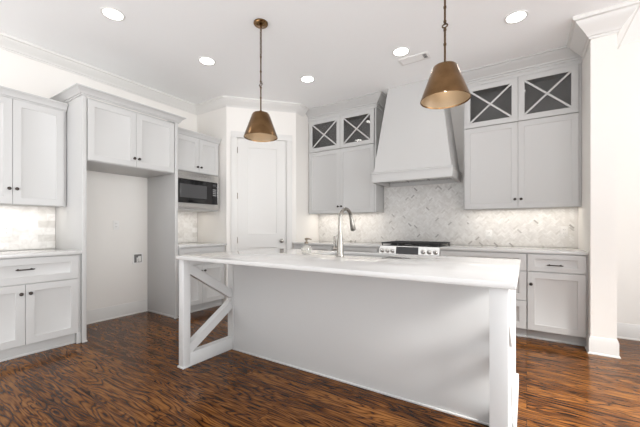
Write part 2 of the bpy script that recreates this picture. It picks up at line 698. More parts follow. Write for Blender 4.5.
def pull(parent, x, z, t=0.020, ln=0.105):
    b = MB()
    h = ln / 2
    pts = [(x - h - 0.012, -t - 0.020, z), (x - h, -t - 0.026, z), (x - h / 2, -t - 0.031, z), (x, -t - 0.033, z), (x + h / 2, -t - 0.031, z), (x + h, -t - 0.026, z), (x + h + 0.012, -t - 0.020, z)]
    b.tube(pts, [0.004, 0.006, 0.0055, 0.006, 0.0055, 0.006, 0.004], 12)
    for s in (-1, 1):
        b.lathe([(0.009, 0), (0.009, 0.003), (0.005, 0.006), (0.005, 0.028)], 14, '-y', (x + s * h * 0.86, -t, z))
    return b.build('handle', 'bronze', parent)


def cab_crown(parent, path, z0, h=0.09, out=0.075, m='cab'):
    p = [(0, z0), (0.010, z0), (0.012, z0 + 0.15 * h), (0.022, z0 + 0.20 * h), (0.026, z0 + 0.34 * h), (0.58 * out, z0 + 0.60 * h), (0.80 * out, z0 + 0.76 * h),
         (0.86 * out, z0 + 0.82 * h), (out, z0 + 0.86 * h), (out, z0 + h), (0, z0 + h)]
    return MB().sweep(path, p).build('crown_molding', m, parent)


def tall_crown(parent, path, z0, z1):
    """flat frieze boards stepping out to a ceiling-high crown"""
    h = z1 - z0
    p = [(0, z0), (0.012, z0), (0.012, z0 + 0.22 * h), (0.020, z0 + 0.24 * h), (0.020, z0 + 0.36 * h), (0.034, z0 + 0.39 * h), (0.038, z0 + 0.46 * h), (0.062, z0 + 0.56 * h), (0.098, z0 + 0.74 * h),
         (0.116, z0 + 0.84 * h), (0.120, z0 + 0.89 * h), (0.138, z0 + 0.91 * h), (0.138, z1), (0, z1)]
    return MB().sweep(path, p).build('crown_molding', 'cab', parent)


R90 = PI / 2
G = 0.0015
# --- left wall, wall cabinet: local x = world y - 0.572
uc = thing('wall_cabinet', 'pale grey two-door wall cabinet left of the refrigerator alcove, above the left counter', 'cabinet', (-4.09, 0.572, 1.368), R90)
UW = 1.392 - 0.572
MB().box(0, 0, 0.012, UW, 0.305, 1.012).box(0, 0, 0, UW, 0.018, 0.014, 0.001).build('body', 'cab', uc)
d = shaker('door', uc, 0.022, 0.394, 0.006, 0.995)
knob(d, 0.394 - 0.026, 0.148)
d = shaker('door', uc, 0.397, UW - 0.026, 0.006, 0.995)
knob(d, 0.397 + 0.026, 0.148)
cab_crown(uc, [(-0.001, 0.0), (UW - 0.002, 0.0)], 1.0, 0.075, 0.06)

# --- left base cabinet: local x = world y - 0.562
bc = thing('base_cabinet', 'pale grey base cabinet with one wide drawer left of the refrigerator alcove', 'cabinet', (-3.742, 0.562, 0), R90)
BW = 1.393 - 0.562
MB().box(0, 0, 0.105, BW, 0.652, CT - 0.032).build('body', 'cab', bc)
tk = MB().box(0, 0.045, 0, BW - 0.02, 0.065, 0.106)
tk.box(BW - 0.034, -0.004, 0, BW, 0.05, 0.108)
tk.box(0, 0.036, 0, BW - 0.036, 0.046, 0.018)
tk.build('toe_kick', 'cab', bc)
d = shaker('drawer', bc, 0.012, BW - 0.024, 0.652, 0.880)
pull(d, 0.402, 0.779)
gx = 0.969 - 0.562
d = shaker('door', bc, 0.012, gx - G, 0.112, 0.645)
knob(d, gx - 0.032, 0.566)
d = shaker('door', bc, gx + G, BW - 0.024, 0.112, 0.645)
knob(d, gx + 0.032, 0.566)
tag(MB().box(XL + 0.002, 0.545, CT - 0.031, -3.702, 1.395, CT, 0.004).build('countertop', 'quartz'),
    'white quartz countertop on the base cabinet at the left edge of the photo', 'countertop', 'perimeter countertops')

# --- refrigerator surround: local x = world y - 1.397
FR = thing('refrigerator_surround', 'tall pale grey surround with two upper doors framing the empty refrigerator alcove', 'cabinet', (-3.742, 1.397, 0), R90)
FW = 2.443 - 1.397
FZ = 1.83
for x0 in (0, FW - 0.04):
    p = MB().box(x0, -0.020, 0, x0 + 0.04, 0.004, 2.47)
    xi = x0 + (0.022 if x0 > 0 else 0.0)
    p.box(xi, 0.003, 0, xi + (0.018 if x0 > 0 else 0.04), 0.655, 2.47)
    p.box(x0 - (0.0 if x0 == 0 else 0.006), -0.026, 0, x0 + 0.046, 0.0, 0.016, 0.003)
    if x0 > 0:
        p.box(x0 + 0.012, 0.004, 0, x0 + 0.023, 0.635, 0.022, 0.003)
    p.build('side_panel', 'cab', FR)
MB().box(0.041, 0.005, FZ, FW - 0.041, 0.652, 2.47).build('body', 'cab', FR)
gx = 1.927 - 1.397
d = shaker('door', FR, 0.050, gx - G, FZ + 0.006, 2.448)
knob(d, gx - 0.026, FZ + 0.098)
d = shaker('door', FR, gx + G, FW - 0.050, FZ + 0.006, 2.448)
knob(d, gx + 0.026, FZ + 0.098)
cab_crown(FR, [(0, 0.655), (0, -0.021), (FW, -0.021), (FW, 0.655)], 2.470, 0.077, 0.07)

# --- niche past the refrigerator: microwave cabinet, base cabinet
NX = 2.446
mc = thing('microwave_cabinet', 'pale grey two-door wall cabinet above the microwave, right of the refrigerator alcove', 'cabinet', (-3.878, NX, 1.392), R90)
NW = 3.205 - NX
mb = MB().box(0, 0, 0.520, NW, 0.518, 1.005)
mb.box(0, 0.002, 0.0, 0.014, 0.518, 0.522).box(NW - 0.014, 0.002, 0.0, NW, 0.518, 0.522).box(0.012, 0.002, 0, NW - 0.012, 0.518, 0.012)
mb.build('body', 'cab', mc)
d = shaker('door', mc, 0.040, 0.408, 0.526, 0.995)
knob(d, 0.408 - 0.028, 0.600)
d = shaker('door', mc, 0.411, NW - 0.012, 0.526, 0.995)
knob(d, 0.411 + 0.028, 0.600)
cab_crown(mc, [(0.0, -0.002), (NW + 0.006, -0.002)], 0.99, 0.078, 0.06)

mw = thing('microwave', 'built-in stainless steel microwave with black glass door under the small wall cabinet', 'microwave', (-3.878, NX, 1.406), R90)
t = MB().holed_slab(0.016, 0.0, NW - 0.004, 0.498, 0.042, 0.078, NW - 0.028, 0.402, 0, 0.022, 0.002)
bmesh.ops.rotate(t.bm, verts=t.bm.verts, cent=(0, 0, 0), matrix=Matrix.Rotation(R90, 3, 'X'))
t.build('trim_frame', 'steel', mw)
MB().box(0.042, -0.014, 0.080, NW - 0.130, 0.40, 0.400).build('door', 'blackglass', mw)
dw = [c for c in mw.children if c.name.startswith('door')][0]
MB().box(0.115, -0.0155, 0.150, NW - 0.215, -0.0135, 0.335).build('window', 'greyglass', dw)
cp = MB().box(NW - 0.129, -0.014, 0.080, NW - 0.030, 0.40, 0.400).build('control_panel', 'blackglass', mw)
MB().box(NW - 0.110, -0.0155, 0.345, NW - 0.050, -0.0135, 0.375, 0).build('display', 'greyglass', cp)
for r in range(4):
    for c in range(3):
        MB().box(NW - 0.108 + c * 0.022, -0.0155, 0.290 - r * 0.028, NW - 0.094 + c * 0.022, -0.0135, 0.302 - r * 0.028, 0).build('button', 'grey', cp)
MB().box(NW - 0.112, -0.018, 0.100, NW - 0.048, -0.013, 0.145, 0.002).build('release_button', 'blackglass', cp)

nb = thing('base_cabinet', 'pale grey base cabinet under the microwave niche, between alcove and pantry', 'cabinet', (-3.742, NX, 0), R90)
MB().box(0, 0, 0.105, NW + 0.008, 0.652, CT - 0.032).build('body', 'cab', nb)
MB().box(0, 0.070, 0, NW + 0.008, 0.088, 0.106).box(0, 0.062, 0, NW + 0.008, 0.071, 0.016).build('toe_kick', 'cab', nb)
d = shaker('drawer', nb, 0.016, NW - 0.028, 0.648, 0.880)
pull(d, 0.363, 0.764)
gx = 2.812 - NX
d = shaker('door', nb, 0.016, gx - G, 0.112, 0.640)
knob(d, gx - 0.030, 0.562)
d = shaker('door', nb, gx + G, NW - 0.028, 0.112, 0.640)
knob(d, gx + 0.030, 0.562)
tag(MB().box(XL + 0.002, 2.446, CT - 0.031, -3.702, 3.217, CT, 0.004).build('countertop', 'quartz'),
    'small white quartz countertop in the niche below the microwave', 'countertop', 'perimeter countertops')

# ------------------------------------------------------------------ back wall cabinets
YF = 4.34   # front of the wall cabinet bodies


def glass_door(parent, x0, x1, z0, z1, fr=0.062, t=0.020):
    b = MB().holed_slab(x0, z0, x1, z1, x0 + fr, z0 + fr, x1 - fr, z1 - fr, 0.0005, t, 0.0018)
    bmesh.ops.rotate(b.bm, verts=b.bm.verts, cent=(0, 0, 0), matrix=Matrix.Rotation(R90, 3, 'X'))
    o = b.build('glass_door', 'cab', parent)
    a, c, e0, f = x0 + fr, x1 - fr, z0 + fr, z1 - fr
    MB().box(a - 0.004, -0.009, e0 - 0.004, c + 0.004, -0.005, f + 0.004, 0).build('glass_pane', 'glass', o, smooth=False)
    MB().bar((a, -0.0165, e0), (c, -0.0165, f), 0.020, 0.013, (0, -1, 0)).build('mullion', 'cab', o)
    MB().bar((a, -0.0165, f), (c, -0.0165, e0), 0.020, 0.0125, (0, -1, 0)).build('mullion', 'cab', o)
    return o


def tall_unit(label, x0, x1, gap, side):
    """wall cabinet to the ceiling: two solid doors below, two glazed doors with crossed bars above"""
    z0 = 1.370
    u = thing('tall_wall_cabinet', label, 'cabinet', (x0, YF, z0), 0, 'tall wall cabinets beside the range hood')
    W, D, H = x1 - x0, YB - YF - 0.012, CEIL - z0 - 0.002
    zg = 2.37 - z0
    b = MB()
    b.box(0, 0, 0.014, W, D, zg - 0.02)
    b.box(0, 0, 0, W, 0.018, 0.016, 0.001)
    b.box(0, 0, zg - 0.021, 0.020, D, H, 0).box(W - 0.020, 0, zg - 0.021, W, D, H, 0)
    b.box(0.019, 0, 2.895 - z0, W - 0.019, D, H, 0)
    b.build('body', 'cab', u)
    i = MB()
    i.box(0.021, D - 0.012, zg - 0.018, W - 0.021, D, 2.893 - z0, 0)
    i.box(0.021, 0.004, zg - 0.019, W - 0.021, D - 0.012, zg - 0.012, 0)
    i.box(0.021, 0.004, 2.885 - z0, W - 0.021, D - 0.012, 2.894 - z0, 0)
    i.box(0.021, 0.004, zg - 0.012, 0.024, D - 0.012, 2.885 - z0, 0).box(W - 0.024, 0.004, zg - 0.012, W - 0.021, D - 0.012, 2.885 - z0, 0)
    i.build('interior', 'inside', u)
    g = gap - x0
    L_, R_ = (0.016, W - 0.026)
    for a, c, kx in ((L_, g - G, g - 0.030), (g + G, R_, g + 0.030)):
        d = shaker('door', u, a, c, 0.004, zg - 0.006)
        knob(d, kx, 0.105)
        glass_door(u, a, c, zg + 0.002, 2.880 - z0)
    if side == 'right_open':
        tall_crown(u, [(-0.002, 0), (W, 0), (W, D)], 2.885 - z0, H)
    else:
        tall_crown(u, [(0, D), (0, 0), (W + 0.008, 0)], 2.885 - z0, H)
    return u


tall_unit('tall pale grey wall cabinet with glazed top doors, left of the range hood', -3.017, -1.832, -2.420, 'right_open')
tall_unit('tall pale grey wall cabinet with glazed top doors, right of the range hood', -0.662, 0.487, -0.084, 'left_open')

YC = 3.937  # base cabinet body front


def back_base(label, x0, x1, group=None):
    u = thing('base_cabinet', label, 'cabinet', (x0, YC, 0), 0, group)
    W = x1 - x0
    MB().box(0, 0, 0.105, W, YB - YC - 0.004, CT - 0.032).build('body', 'cab', u)
    MB().box(0, 0.060, 0, W, 0.078, 0.106).box(0, 0.052, 0, W, 0.061, 0.016).build('toe_kick', 'cab', u)
    return u, W


u, W = back_base('pale grey base cabinet with one drawer above one door beside the white wall end', 0.0025, 0.488)
d = shaker('drawer', u, 0.004, 0.470, 0.706, 0.880)
pull(d, 0.232, 0.775)
d = shaker('door', u, 0.004, 0.470, 0.104, 0.697)
knob(d, 0.034, 0.575)
u, W = back_base('pale grey base cabinet with a stack of three wide drawers right of the range', -0.855, 0.0)
for z0, z1 in ((0.706, 0.880), (0.400, 0.697), (0.104, 0.391)):
    d = shaker('drawer', u, 0.004, W - 0.004, z0, z1)
    pull(d, W / 2, (z0 + z1) / 2)
for x0, x1, lb in ((-3.016, -2.323, 'pale grey base cabinet in the corner beside the pantry wall, seen above the island'),
                   (-2.320, -1.627, 'pale grey base cabinet directly left of the range, seen above the island')):
    u, W = back_base(lb, x0, x1)
    d = shaker('drawer', u, 0.012, W - 0.012, 0.712, 0.880)
    pull(d, W / 2, 0.796)
    for a, c, kx in ((0.012, W / 2 - G, W / 2 - 0.03), (W / 2 + G, W - 0.012, W / 2 + 0.03)):
        d = shaker('door', u, a, c, 0.108, 0.703)
        knob(d, kx, 0.62)
YT = 3.908
tag(MB().box(-3.017, YT, CT - 0.031, -1.6225, YB - 0.002, CT, 0.004).build('countertop', 'quartz'),
    'white quartz countertop along the back wall left of the range', 'countertop', 'perimeter countertops')
tag(MB().box(-0.8575, YT, CT - 0.031, 0.4885, YB - 0.002, CT, 0.004).build('countertop', 'quartz'),
    'white quartz countertop along the back wall right of the range', 'countertop', 'perimeter countertops')


# ------------------------------------------------------------------ herringbone marble backsplashes
def clip(poly, x0, z0, x1, z1):
    for ax, val, sg in ((0, x0, 1), (0, x1, -1), (1, z0, 1), (1, z1, -1)):
        out = []
        for i in range(len(poly)):
            p, q = poly[i - 1], poly[i]
            a, b = sg * (p[ax] - val), sg * (q[ax] - val)
            if (a >= 0) != (b >= 0):
                f = a / (a - b)
                out.append((p[0] + (q[0] - p[0]) * f, p[1] + (q[1] - p[1]) * f))
            if b >= 0:
                out.append(q)
        poly = out
        if len(poly) < 3:
            return None
    return poly


def herringbone(rects, wt=0.020, n=3, gap=0.0011):
    """tiles over the given (x0,z0,x1,z1) rectangles, front at y=-0.008"""
    b = MB()
    bm = b.bm
    c = math.sqrt(0.5)
    X0, Z0 = min(r[0] for r in rects), min(r[1] for r in rects)
    X1, Z1 = max(r[2] for r in rects), max(r[3] for r in rects)
    R = int((X1 - X0 + Z1 - Z0) / wt) + 8

    def rot(p, q):
        return (X0 + (p - q) * c, Z0 + (p + q) * c)
    for k in range(-R, R):
        for m in range(-R // (2 * n) - 2, R // (2 * n) + 3):
            x, y = k + 2 * n * m, k
            v, vy = k, k - 2 * n + 1 + 2 * n * m
            for (ax, ay, aw, ah) in ((x, y, n, 1), (v, vy, 1, n)):
                q = [(ax * wt + gap, ay * wt + gap), ((ax + aw) * wt - gap, ay * wt + gap), ((ax + aw) * wt - gap, (ay + ah) * wt - gap), (ax * wt + gap, (ay + ah) * wt - gap)]
                q = [rot(*p) for p in q]
                if max(p[0] for p in q) < X0 or min(p[0] for p in q) > X1 or max(p[1] for p in q) < Z0 or min(p[1] for p in q) > Z1:
                    continue
                for r in rects:
                    cp_ = clip(q, *r)
                    if cp_ and len(cp_) >= 3:
                        f = [bm.verts.new((px, -0.0080, pz)) for px, pz in cp_]
                        try:
                            bm.faces.new(f)
                        except ValueError:
                            pass
    return b


def running_bond(rects, tw=0.152, th=0.076, gap=0.001):
    """rows of long marble tiles, each row shifted by half a tile"""
    b = MB()
    for r in rects:
        j, z = 0, r[1]
        while z < r[3]:
            x = r[0] - (0.5 * tw if j % 2 else 0.0)
            while x < r[2]:
                q = clip([(x + gap, z + gap), (x + tw - gap, z + gap), (x + tw - gap, z + th - gap), (x + gap, z + th - gap)], *r)
                if q:
                    b.bm.faces.new([b.bm.verts.new((px, -0.0080, pz)) for px, pz in q])
                x += tw
            z += th
            j += 1
    return b


def backsplash(label, loc, rz, rects, laying=herringbone):
    t = thing('backsplash', label, 'backsplash', loc, rz, 'marble backsplashes')
    g = MB()
    for r in rects:
        g.box(r[0], -0.0068, r[1], r[2], -0.001, r[3], 0)
    g.build('grout', 'grout', t)
    b = laying(rects)
    o = b.build('tile_field', 'tile', t, smooth=False, recalc=False)
    # all tile faces look to the front
    if o.data.polygons and o.data.polygons[0].normal.y > 0:
        o.data.flip_normals()
    return t


backsplash('white and grey marble herringbone backsplash behind the range', (0, YB - 0.001, 0), 0,
           [(-3.018, CT + 0.001, -1.832, 1.372), (-1.832, CT + 0.001, -0.662, 1.755), (-0.662, CT + 0.001, 0.4885, 1.372)])
backsplash('white marble backsplash above the counter at the left edge of the photo', (XL + 0.001, 0, 0), R90, [(0.56, CT + 0.001, 1.395, 1.372)], running_bond)
backsplash('white marble backsplash in the niche below the microwave', (XL + 0.001, 0, 0), R90, [(2.446, CT + 0.001, 3.217, 1.392)], running_bond)

# ------------------------------------------------------------------ range hood
hx = -1.257
hood = thing('range_hood', 'large pale grey tapered wood range hood rising to the ceiling', 'range hood', (hx, YB - 0.003, 1.757))
hz = CEIL - 1.757 - 0.002
b = MB().hull([(-0.500, -0.580, 0.124), (0.500, -0.580, 0.124), (0.500, -0.001, 0.124), (-0.500, -0.001, 0.124)],
              [(-0.336, -0.455, hz), (0.340, -0.455, hz), (0.340, -0.001, hz), (-0.336, -0.001, hz)])
b.build('canopy', 'cab', hood)
b = MB().holed_slab(-0.516, -0.598, 0.516, -0.001, -0.47, -0.55, 0.47, -0.03, 0.0, 0.124, 0.003)
b.build('lower_band', 'cab', hood)
b = MB().sweep([(-0.505, -0.001), (-0.505, -0.586), (0.505, -0.586), (0.505, -0.001)], [(0, 0.112), (0.020, 0.112), (0.020, 0.124), (0.008, 0.136), (0, 0.136)])
b.build('ledge_trim', 'cab', hood)
MB().box(-0.469, -0.549, 0.05, 0.469, -0.031, 0.08, 0).build('vent_insert', 'steel', hood)
for k in (-1, 0, 1):
    MB().box(k * 0.29 - 0.13, -0.50, 0.040, k * 0.29 + 0.13, -0.08, 0.0495, 0.002).build('filter', 'steel', hood)

# ------------------------------------------------------------------ range
rg = thing('range', 'stainless steel slide-in gas range with black grates under the hood', 'range', (-1.240, 3.94, 0))
hw = 0.3775
MB().box(-hw, 0.03, 0.09, hw, YB - 3.94 - 0.012, 0.905).box(-hw + 0.02, 0.07, 0, hw - 0.02, 0.6, 0.092, 0).build('body', 'steel', rg)
dr = MB().box(-hw + 0.003, 0.0, 0.26, hw - 0.003, 0.0295, 0.785, 0.004).build('oven_door', 'steel', rg)
MB().box(-0.25, -0.002, 0.36, 0.25, 0.002, 0.64, 0.001).build('window', 'blackglass', dr)
h = MB().tube([(-0.33, -0.045, 0.735), (0.33, -0.045, 0.735)], 0.011, 14)
for s in (-0.31, 0.31):
    h.tube([(s, 0.001, 0.735), (s, -0.045, 0.735)], 0.008, 12)
h.build('handle', 'steel', dr)
MB().box(-hw + 0.003, 0.0, 0.095, hw - 0.003, 0.0295, 0.255, 0.004).build('drawer', 'steel', rg)
pn = MB().hull([(-hw, -0.022, 0.795), (hw, -0.022, 0.795), (hw, 0.10, 0.795), (-hw, 0.10, 0.795)],
               [(-hw, 0.004, 0.915), (hw, 0.004, 0.915), (hw, 0.10, 0.915), (-hw, 0.10, 0.915)]).build('control_panel', 'steel', rg)


def on_panel(z):
    return -0.022 + 0.026 * (z - 0.795) / 0.12


MB().hull([(-0.150, on_panel(0.803) - 0.003, 0.803), (0.130, on_panel(0.803) - 0.003, 0.803), (0.130, on_panel(0.803) + 0.004, 0.803), (-0.150, on_panel(0.803) + 0.004, 0.803)],
          [(-0.150, on_panel(0.908) - 0.003, 0.908), (0.130, on_panel(0.908) - 0.003, 0.908), (0.130, on_panel(0.908) + 0.004, 0.908), (-0.150, on_panel(0.908) + 0.004, 0.908)]
          ).build('display', 'blackglass', pn)
for x in (-0.335, -0.267, -0.199, 0.185, 0.258, 0.331):
    k = MB().lathe([(0.027, 0), (0.027, 0.006), (0.022, 0.009), (0.020, 0.030), (0.017, 0.033), (0, 0.033)], 22, '-y', (x, on_panel(0.855), 0.855))
    k.box(x - 0.003, on_panel(0.855) - 0.037, 0.838, x + 0.003, on_panel(0.855) - 0.030, 0.874, 0.001)
    k.build('control_knob', 'steel', pn)
MB().box(-hw, 0.02, 0.905, hw, YB - 3.94 - 0.012, 0.921, 0.004).build('cooktop', 'blackglass', rg)
for cx in (-0.25, 0.0, 0.25):
    g = MB()
    for sx in (-0.118, -0.04, 0.04, 0.118):
        g.box(cx + sx - 0.006, 0.06, 0.938, cx + sx + 0.006, 0.63, 0.956, 0.002)
    for y in (0.062, 0.205, 0.345, 0.485, 0.618):
        g.box(cx - 0.122, y, 0.938, cx + 0.122, y + 0.012, 0.956, 0.002)
    for sx in (-0.112, 0.112):
        for y in (0.066, 0.622):
            g.lathe([(0.008, 0.920), (0.007, 0.940)], 10, 'z', (cx + sx, y, 0))
    g.build('grate', 'iron', rg)
for bx, by in ((-0.25, 0.19), (-0.25, 0.49), (0, 0.34), (0.25, 0.19), (0.25, 0.49)):
    MB().lathe([(0.046, 0.920), (0.046, 0.927), (0.034, 0.929), (0.032, 0.935), (0, 0.936)], 22, 'z', (bx, by, 0)).build('burner', 'iron', rg)

# ------------------------------------------------------------------ island
IX0, IX1, IY0, IYP, IY1 = -2.405, -0.066, 1.585, 2.100, 2.695
CU = CT - 0.031
isl = thing('kitchen_island', 'large pale grey kitchen island with open braced ends under the overhang', 'island', ((IX0 + IX1) / 2, IYP, 0))
ox, oy = -(IX0 + IX1) / 2, -IYP


def lb(mb, x0, y0, z0, x1, y1, z1, bev=0.0015):
    return mb.box(x0 + ox, y0 + oy, z0, x1 + ox, y1 + oy, z1, bev)


b = MB()
lb(b, IX0, IYP, 0, IX1, IYP + 0.02, CU - 0.001)
lb(b, IX0, IYP + 0.018, 0, IX0 + 0.02, IY1, CU - 0.001)
lb(b, IX1 - 0.02, IYP + 0.018, 0, IX1, IY1, CU - 0.001)
lb(b, IX0 + 0.018, IY1 - 0.02, 0.105, IX1 - 0.018, IY1, CU - 0.001)
lb(b, IX0 + 0.018, IYP + 0.018, 0.10, IX1 - 0.018, IY1 - 0.018, 0.115, 0)
lb(b, IX0 + 0.018, IY1 - 0.09, 0, IX1 - 0.018, IY1 - 0.07, 0.105, 0)
b.build('body', 'isl', isl)
b = MB()
lb(b, IX0 + 0.066, IYP - 0.010, 0, IX1 - 0.073, IYP - 0.0005, 0.014, 0.003)
lb(b, IX0 + 0.066, IYP - 0.006, 0.014, IX0 + 0.078, IYP - 0.0005, CU - 0.002)
b.build('shoe_molding', 'isl', isl)
b = MB()
lb(b, IX1 + 0.0005, IYP - 0.10, 0, IX1 + 0.018, IY1 + 0.005, 0.105, 0.003)
b.build('baseboard', 'isl', isl)
for x0, x1 in ((IX0, IX0 + 0.065), (IX1 - 0.072, IX1)):
    b = MB()
    lb(b, x0, IY0, 0, x1, IY0 + 0.064, CU - 0.001, 0.002)
    post = lb(b, x0 - 0.010, IY0 - 0.008, 0, x1 + 0.004, IY0 + 0.072, 0.014, 0.003).build('post', 'isl', isl)
    b = MB()
    lb(b, x0 + 0.002, IY0 + 0.064, 0, x1 - 0.002, IYP - 0.0005, 0.112)
    b.build('bottom_rail', 'isl', isl)
    b = MB()
    lb(b, x0 + 0.002, IY0 + 0.064, 0.840, x1 - 0.002, IYP - 0.0005, CU - 0.001)
    b.build('top_rail', 'isl', isl)
    xm = (x0 + x1) / 2 + ox
    wx = (x1 - x0) - 0.006
    for p, q in (((IY0 + 0.045, 0.130), (IYP + 0.006, 0.432)), ((IY0 + 0.045, 0.822), (IYP + 0.006, 0.515))):
        MB().bar((xm, p[0] + oy, p[1]), (xm, q[0] + oy, q[1]), wx, 0.074, (0, 0, 1), 0.002).build('brace', 'isl', isl)

SX0, SX1, SY0, SY1 = -1.56, -0.93, 2.325, 2.690
tag(MB().holed_slab(-2.412, 1.562, -0.036, 2.733, SX0, SY0, SX1, SY1, CU, CT, 0.006).build('island_countertop', 'quartz'),
    'long white polished quartz countertop on the kitchen island, with a sink cutout', 'countertop')

sk = MB()
sz = CU - 0.002
for (x0, y0, x1, y1) in ((SX0 - 0.012, SY0 - 0.012, SX1 + 0.012, SY0), (SX0 - 0.012, SY1, SX1 + 0.012, SY1 + 0.012),
                         (SX0 - 0.012, SY0, SX0, SY1), (SX1, SY0, SX1 + 0.012, SY1)):
    sk.box(x0, y0, sz - 0.21, x1, y1, sz, 0)
sk.box(SX0 - 0.012, SY0 - 0.012, sz - 0.222, SX1 + 0.012, SY1 + 0.012, sz - 0.209, 0)
sink = thing('sink', 'undermount stainless steel sink set in the island countertop', 'sink', ((SX0 + SX1) / 2, (SY0 + SY1) / 2, sz - 0.222))
o = sk.build('basin', 'sinksteel', sink)
o.location = -sink.location
dr = MB().lathe([(0.045, 0.0), (0.045, 0.004), (0.035, 0.005), (0.02, 0.002), (0, 0.002)], 24, 'z', (0, 0, 0.0135)).build('drain', 'steel', sink)

# faucet
FXx, FYy = -1.262, 2.255
fa = thing('faucet', 'brushed nickel gooseneck pull-down faucet standing by the island sink', 'faucet', (FXx, FYy, CT))
MB().lathe([(0.031, 0.0005), (0.031, 0.006), (0.0275, 0.012), (0.0265, 0.03), (0.027, 0.075), (0.0255, 0.11), (0.020, 0.15), (0.016, 0.19), (0.015, 0.20), (0, 0.20)], 26).build('base', 'nickel', fa)
pts = [(0, 0, 0.155), (0, 0, 0.20), (0, 0, 0.25), (0, 0, 0.292)]
for k in range(1, 13):
    a = PI * k / 12 * 0.93
    pts.append((0.0 + 0.005 * k / 12, 0.092 - 0.092 * math.cos(a), 0.292 + 0.092 * math.sin(a)))
MB().tube(pts, 0.0145, 16).build('neck', 'nickel', fa)
p = Vector(pts[-1])
dv = (Vector(pts[-1]) - Vector(pts[-2])).normalized()
MB().tube([p - dv * 0.004, p + dv * 0.010, p + dv * 0.05, p + dv * 0.105, p + dv * 0.112], [0.0155, 0.0165, 0.0185, 0.024, 0.021], 18).build('spray_head', 'nickel', fa)
hb = MB().tube([(-0.018, 0, 0.060), (-0.056, 0, 0.060)], [0.0165, 0.0155], 16)
hb.tube([(-0.050, 0, 0.056), (-0.052, 0, 0.085), (-0.054, 0.002, 0.12), (-0.056, 0.004, 0.158)], [0.009, 0.008, 0.0075, 0.007], 12)
hb.build('handle', 'nickel', fa)

# soap dispenser
sd = thing('soap_dispenser', 'small round pearly glass soap dispenser with bronze pump on the island', 'soap dispenser', (-1.615, 2.285, CT))
MB().lathe([(0.026, 0.0005), (0.034, 0.004), (0.044, 0.018), (0.047, 0.036), (0.043, 0.056), (0.030, 0.074), (0.018, 0.082), (0.0155, 0.090), (0, 0.090)], 28).build('bottle', 'pearl', sd)
MB().lathe([(0.018, 0.090), (0.018, 0.102), (0.012, 0.106), (0.006, 0.107), (0.006, 0.126), (0, 0.126)], 20).build('collar', 'pump', sd)
MB().tube([(-0.012, -0.006, 0.128), (0.0, 0, 0.131), (0.022, 0.012, 0.131), (0.040, 0.022, 0.124)], [0.008, 0.009, 0.006, 0.0045], 12).build('pump_spout', 'pump', sd)


# ------------------------------------------------------------------ pendants
def pendant(label, x, y):
    t = thing('pendant_light', label, 'pendant light', (x, y, CEIL), 0, 'pendant lights over the island')
    z = lambda v: v - CEIL - 0.002
    MB().lathe([(0.066, -0.0005), (0.066, -0.012), (0.060, -0.020), (0.022, -0.024), (0.010, -0.032), (0.010, -0.044), (0, -0.044)], 32).build('canopy', 'brass', t)
    ch = MB()
    zt, n = -0.040, 11
    ln = (zt - z(2.735)) / n
    for i in range(n):
        c = zt - ln * (i + 0.5)
        ring = []
        for k in range(14):
            a = 2 * PI * k / 14
            hx_, hz_ = 0.0085 * math.cos(a), (ln * 0.5 + 0.004) * math.sin(a)
            ring.append((hx_, 0, c + hz_) if i % 2 else (0, hx_, c + hz_))
        ch.tube(ring, 0.0034, 8, True)
    ch.build('chain', 'stem', t)
    st = MB()
    st.tube([(0, 0, z(2.735)), (0, 0, z(2.50))], 0.0068, 12).tube([(0, 0, z(2.457)), (0, 0, z(2.225))], 0.0068, 12)
    for zz in (2.735, 2.60, 2.505, 2.452, 2.356):
        st.lathe([(0.0, z(zz) - 0.011), (0.009, z(zz) - 0.007), (0.0098, z(zz)), (0.009, z(zz) + 0.007), (0, z(zz) + 0.011)], 14)
    ring = [(0.016 * math.cos(2 * PI * k / 20), 0.016 * math.sin(2 * PI * k / 20) * 0.5, z(2.478) + 0.016 * math.sin(2 * PI * k / 20)) for k in range(20)]
    st.tube(ring, 0.0045, 10, True)
    st.build('stem', 'stem', t)
    z = lambda v: v - CEIL - 0.028
    MB().lathe([(0.012, z(2.262)), (0.016, z(2.256)), (0.018, z(2.242)), (0.030, z(2.236)), (0.074, z(2.234)), (0.080, z(2.226)), (0.154, z(2.022)), (0.156, z(2.014)),
                (0.154, z(2.012)), (0.1525, z(2.020)), (0.079, z(2.222)), (0.0, z(2.228))], 48).build('lamp_shade', 'brass', t)
    li = MB().lathe([(0.1515, z(2.022)), (0.0778, z(2.2205)), (0.0, z(2.2225))], 48, caps=False)
    li.build('shade_lining', 'shade_in', t, recalc=False)
    MB().lathe([(0.0, z(2.222)), (0.021, z(2.220)), (0.021, z(2.165)), (0.016, z(2.160)), (0, z(2.160))], 20).build('socket', 'brass', t)
    MB().lathe([(0.014, z(2.159)), (0.017, z(2.150)), (0.029, z(2.122)), (0.031, z(2.105)), (0.026, z(2.086)), (0.012, z(2.076)), (0, z(2.074))], 22).build('bulb', 'bulb', t)
    l = bpy.data.lights.new('pendant_bulb_glow', 'POINT')
    l.energy, l.color, l.shadow_soft_size = 0.7, (1, 0.88, 0.70), 0.02
    lo = bpy.data.objects.new('bulb_glow', l)
    C.objects.link(lo)
    lo.parent = t
    lo.location = (0, 0, z(2.055))
    return t


pendant('aged brass cone pendant over the left half of the island, its ceiling canopy in view', -2.075, 2.203)
pendant('aged brass cone pendant over the right half of the island, chain running out of frame', -0.452, 2.216)

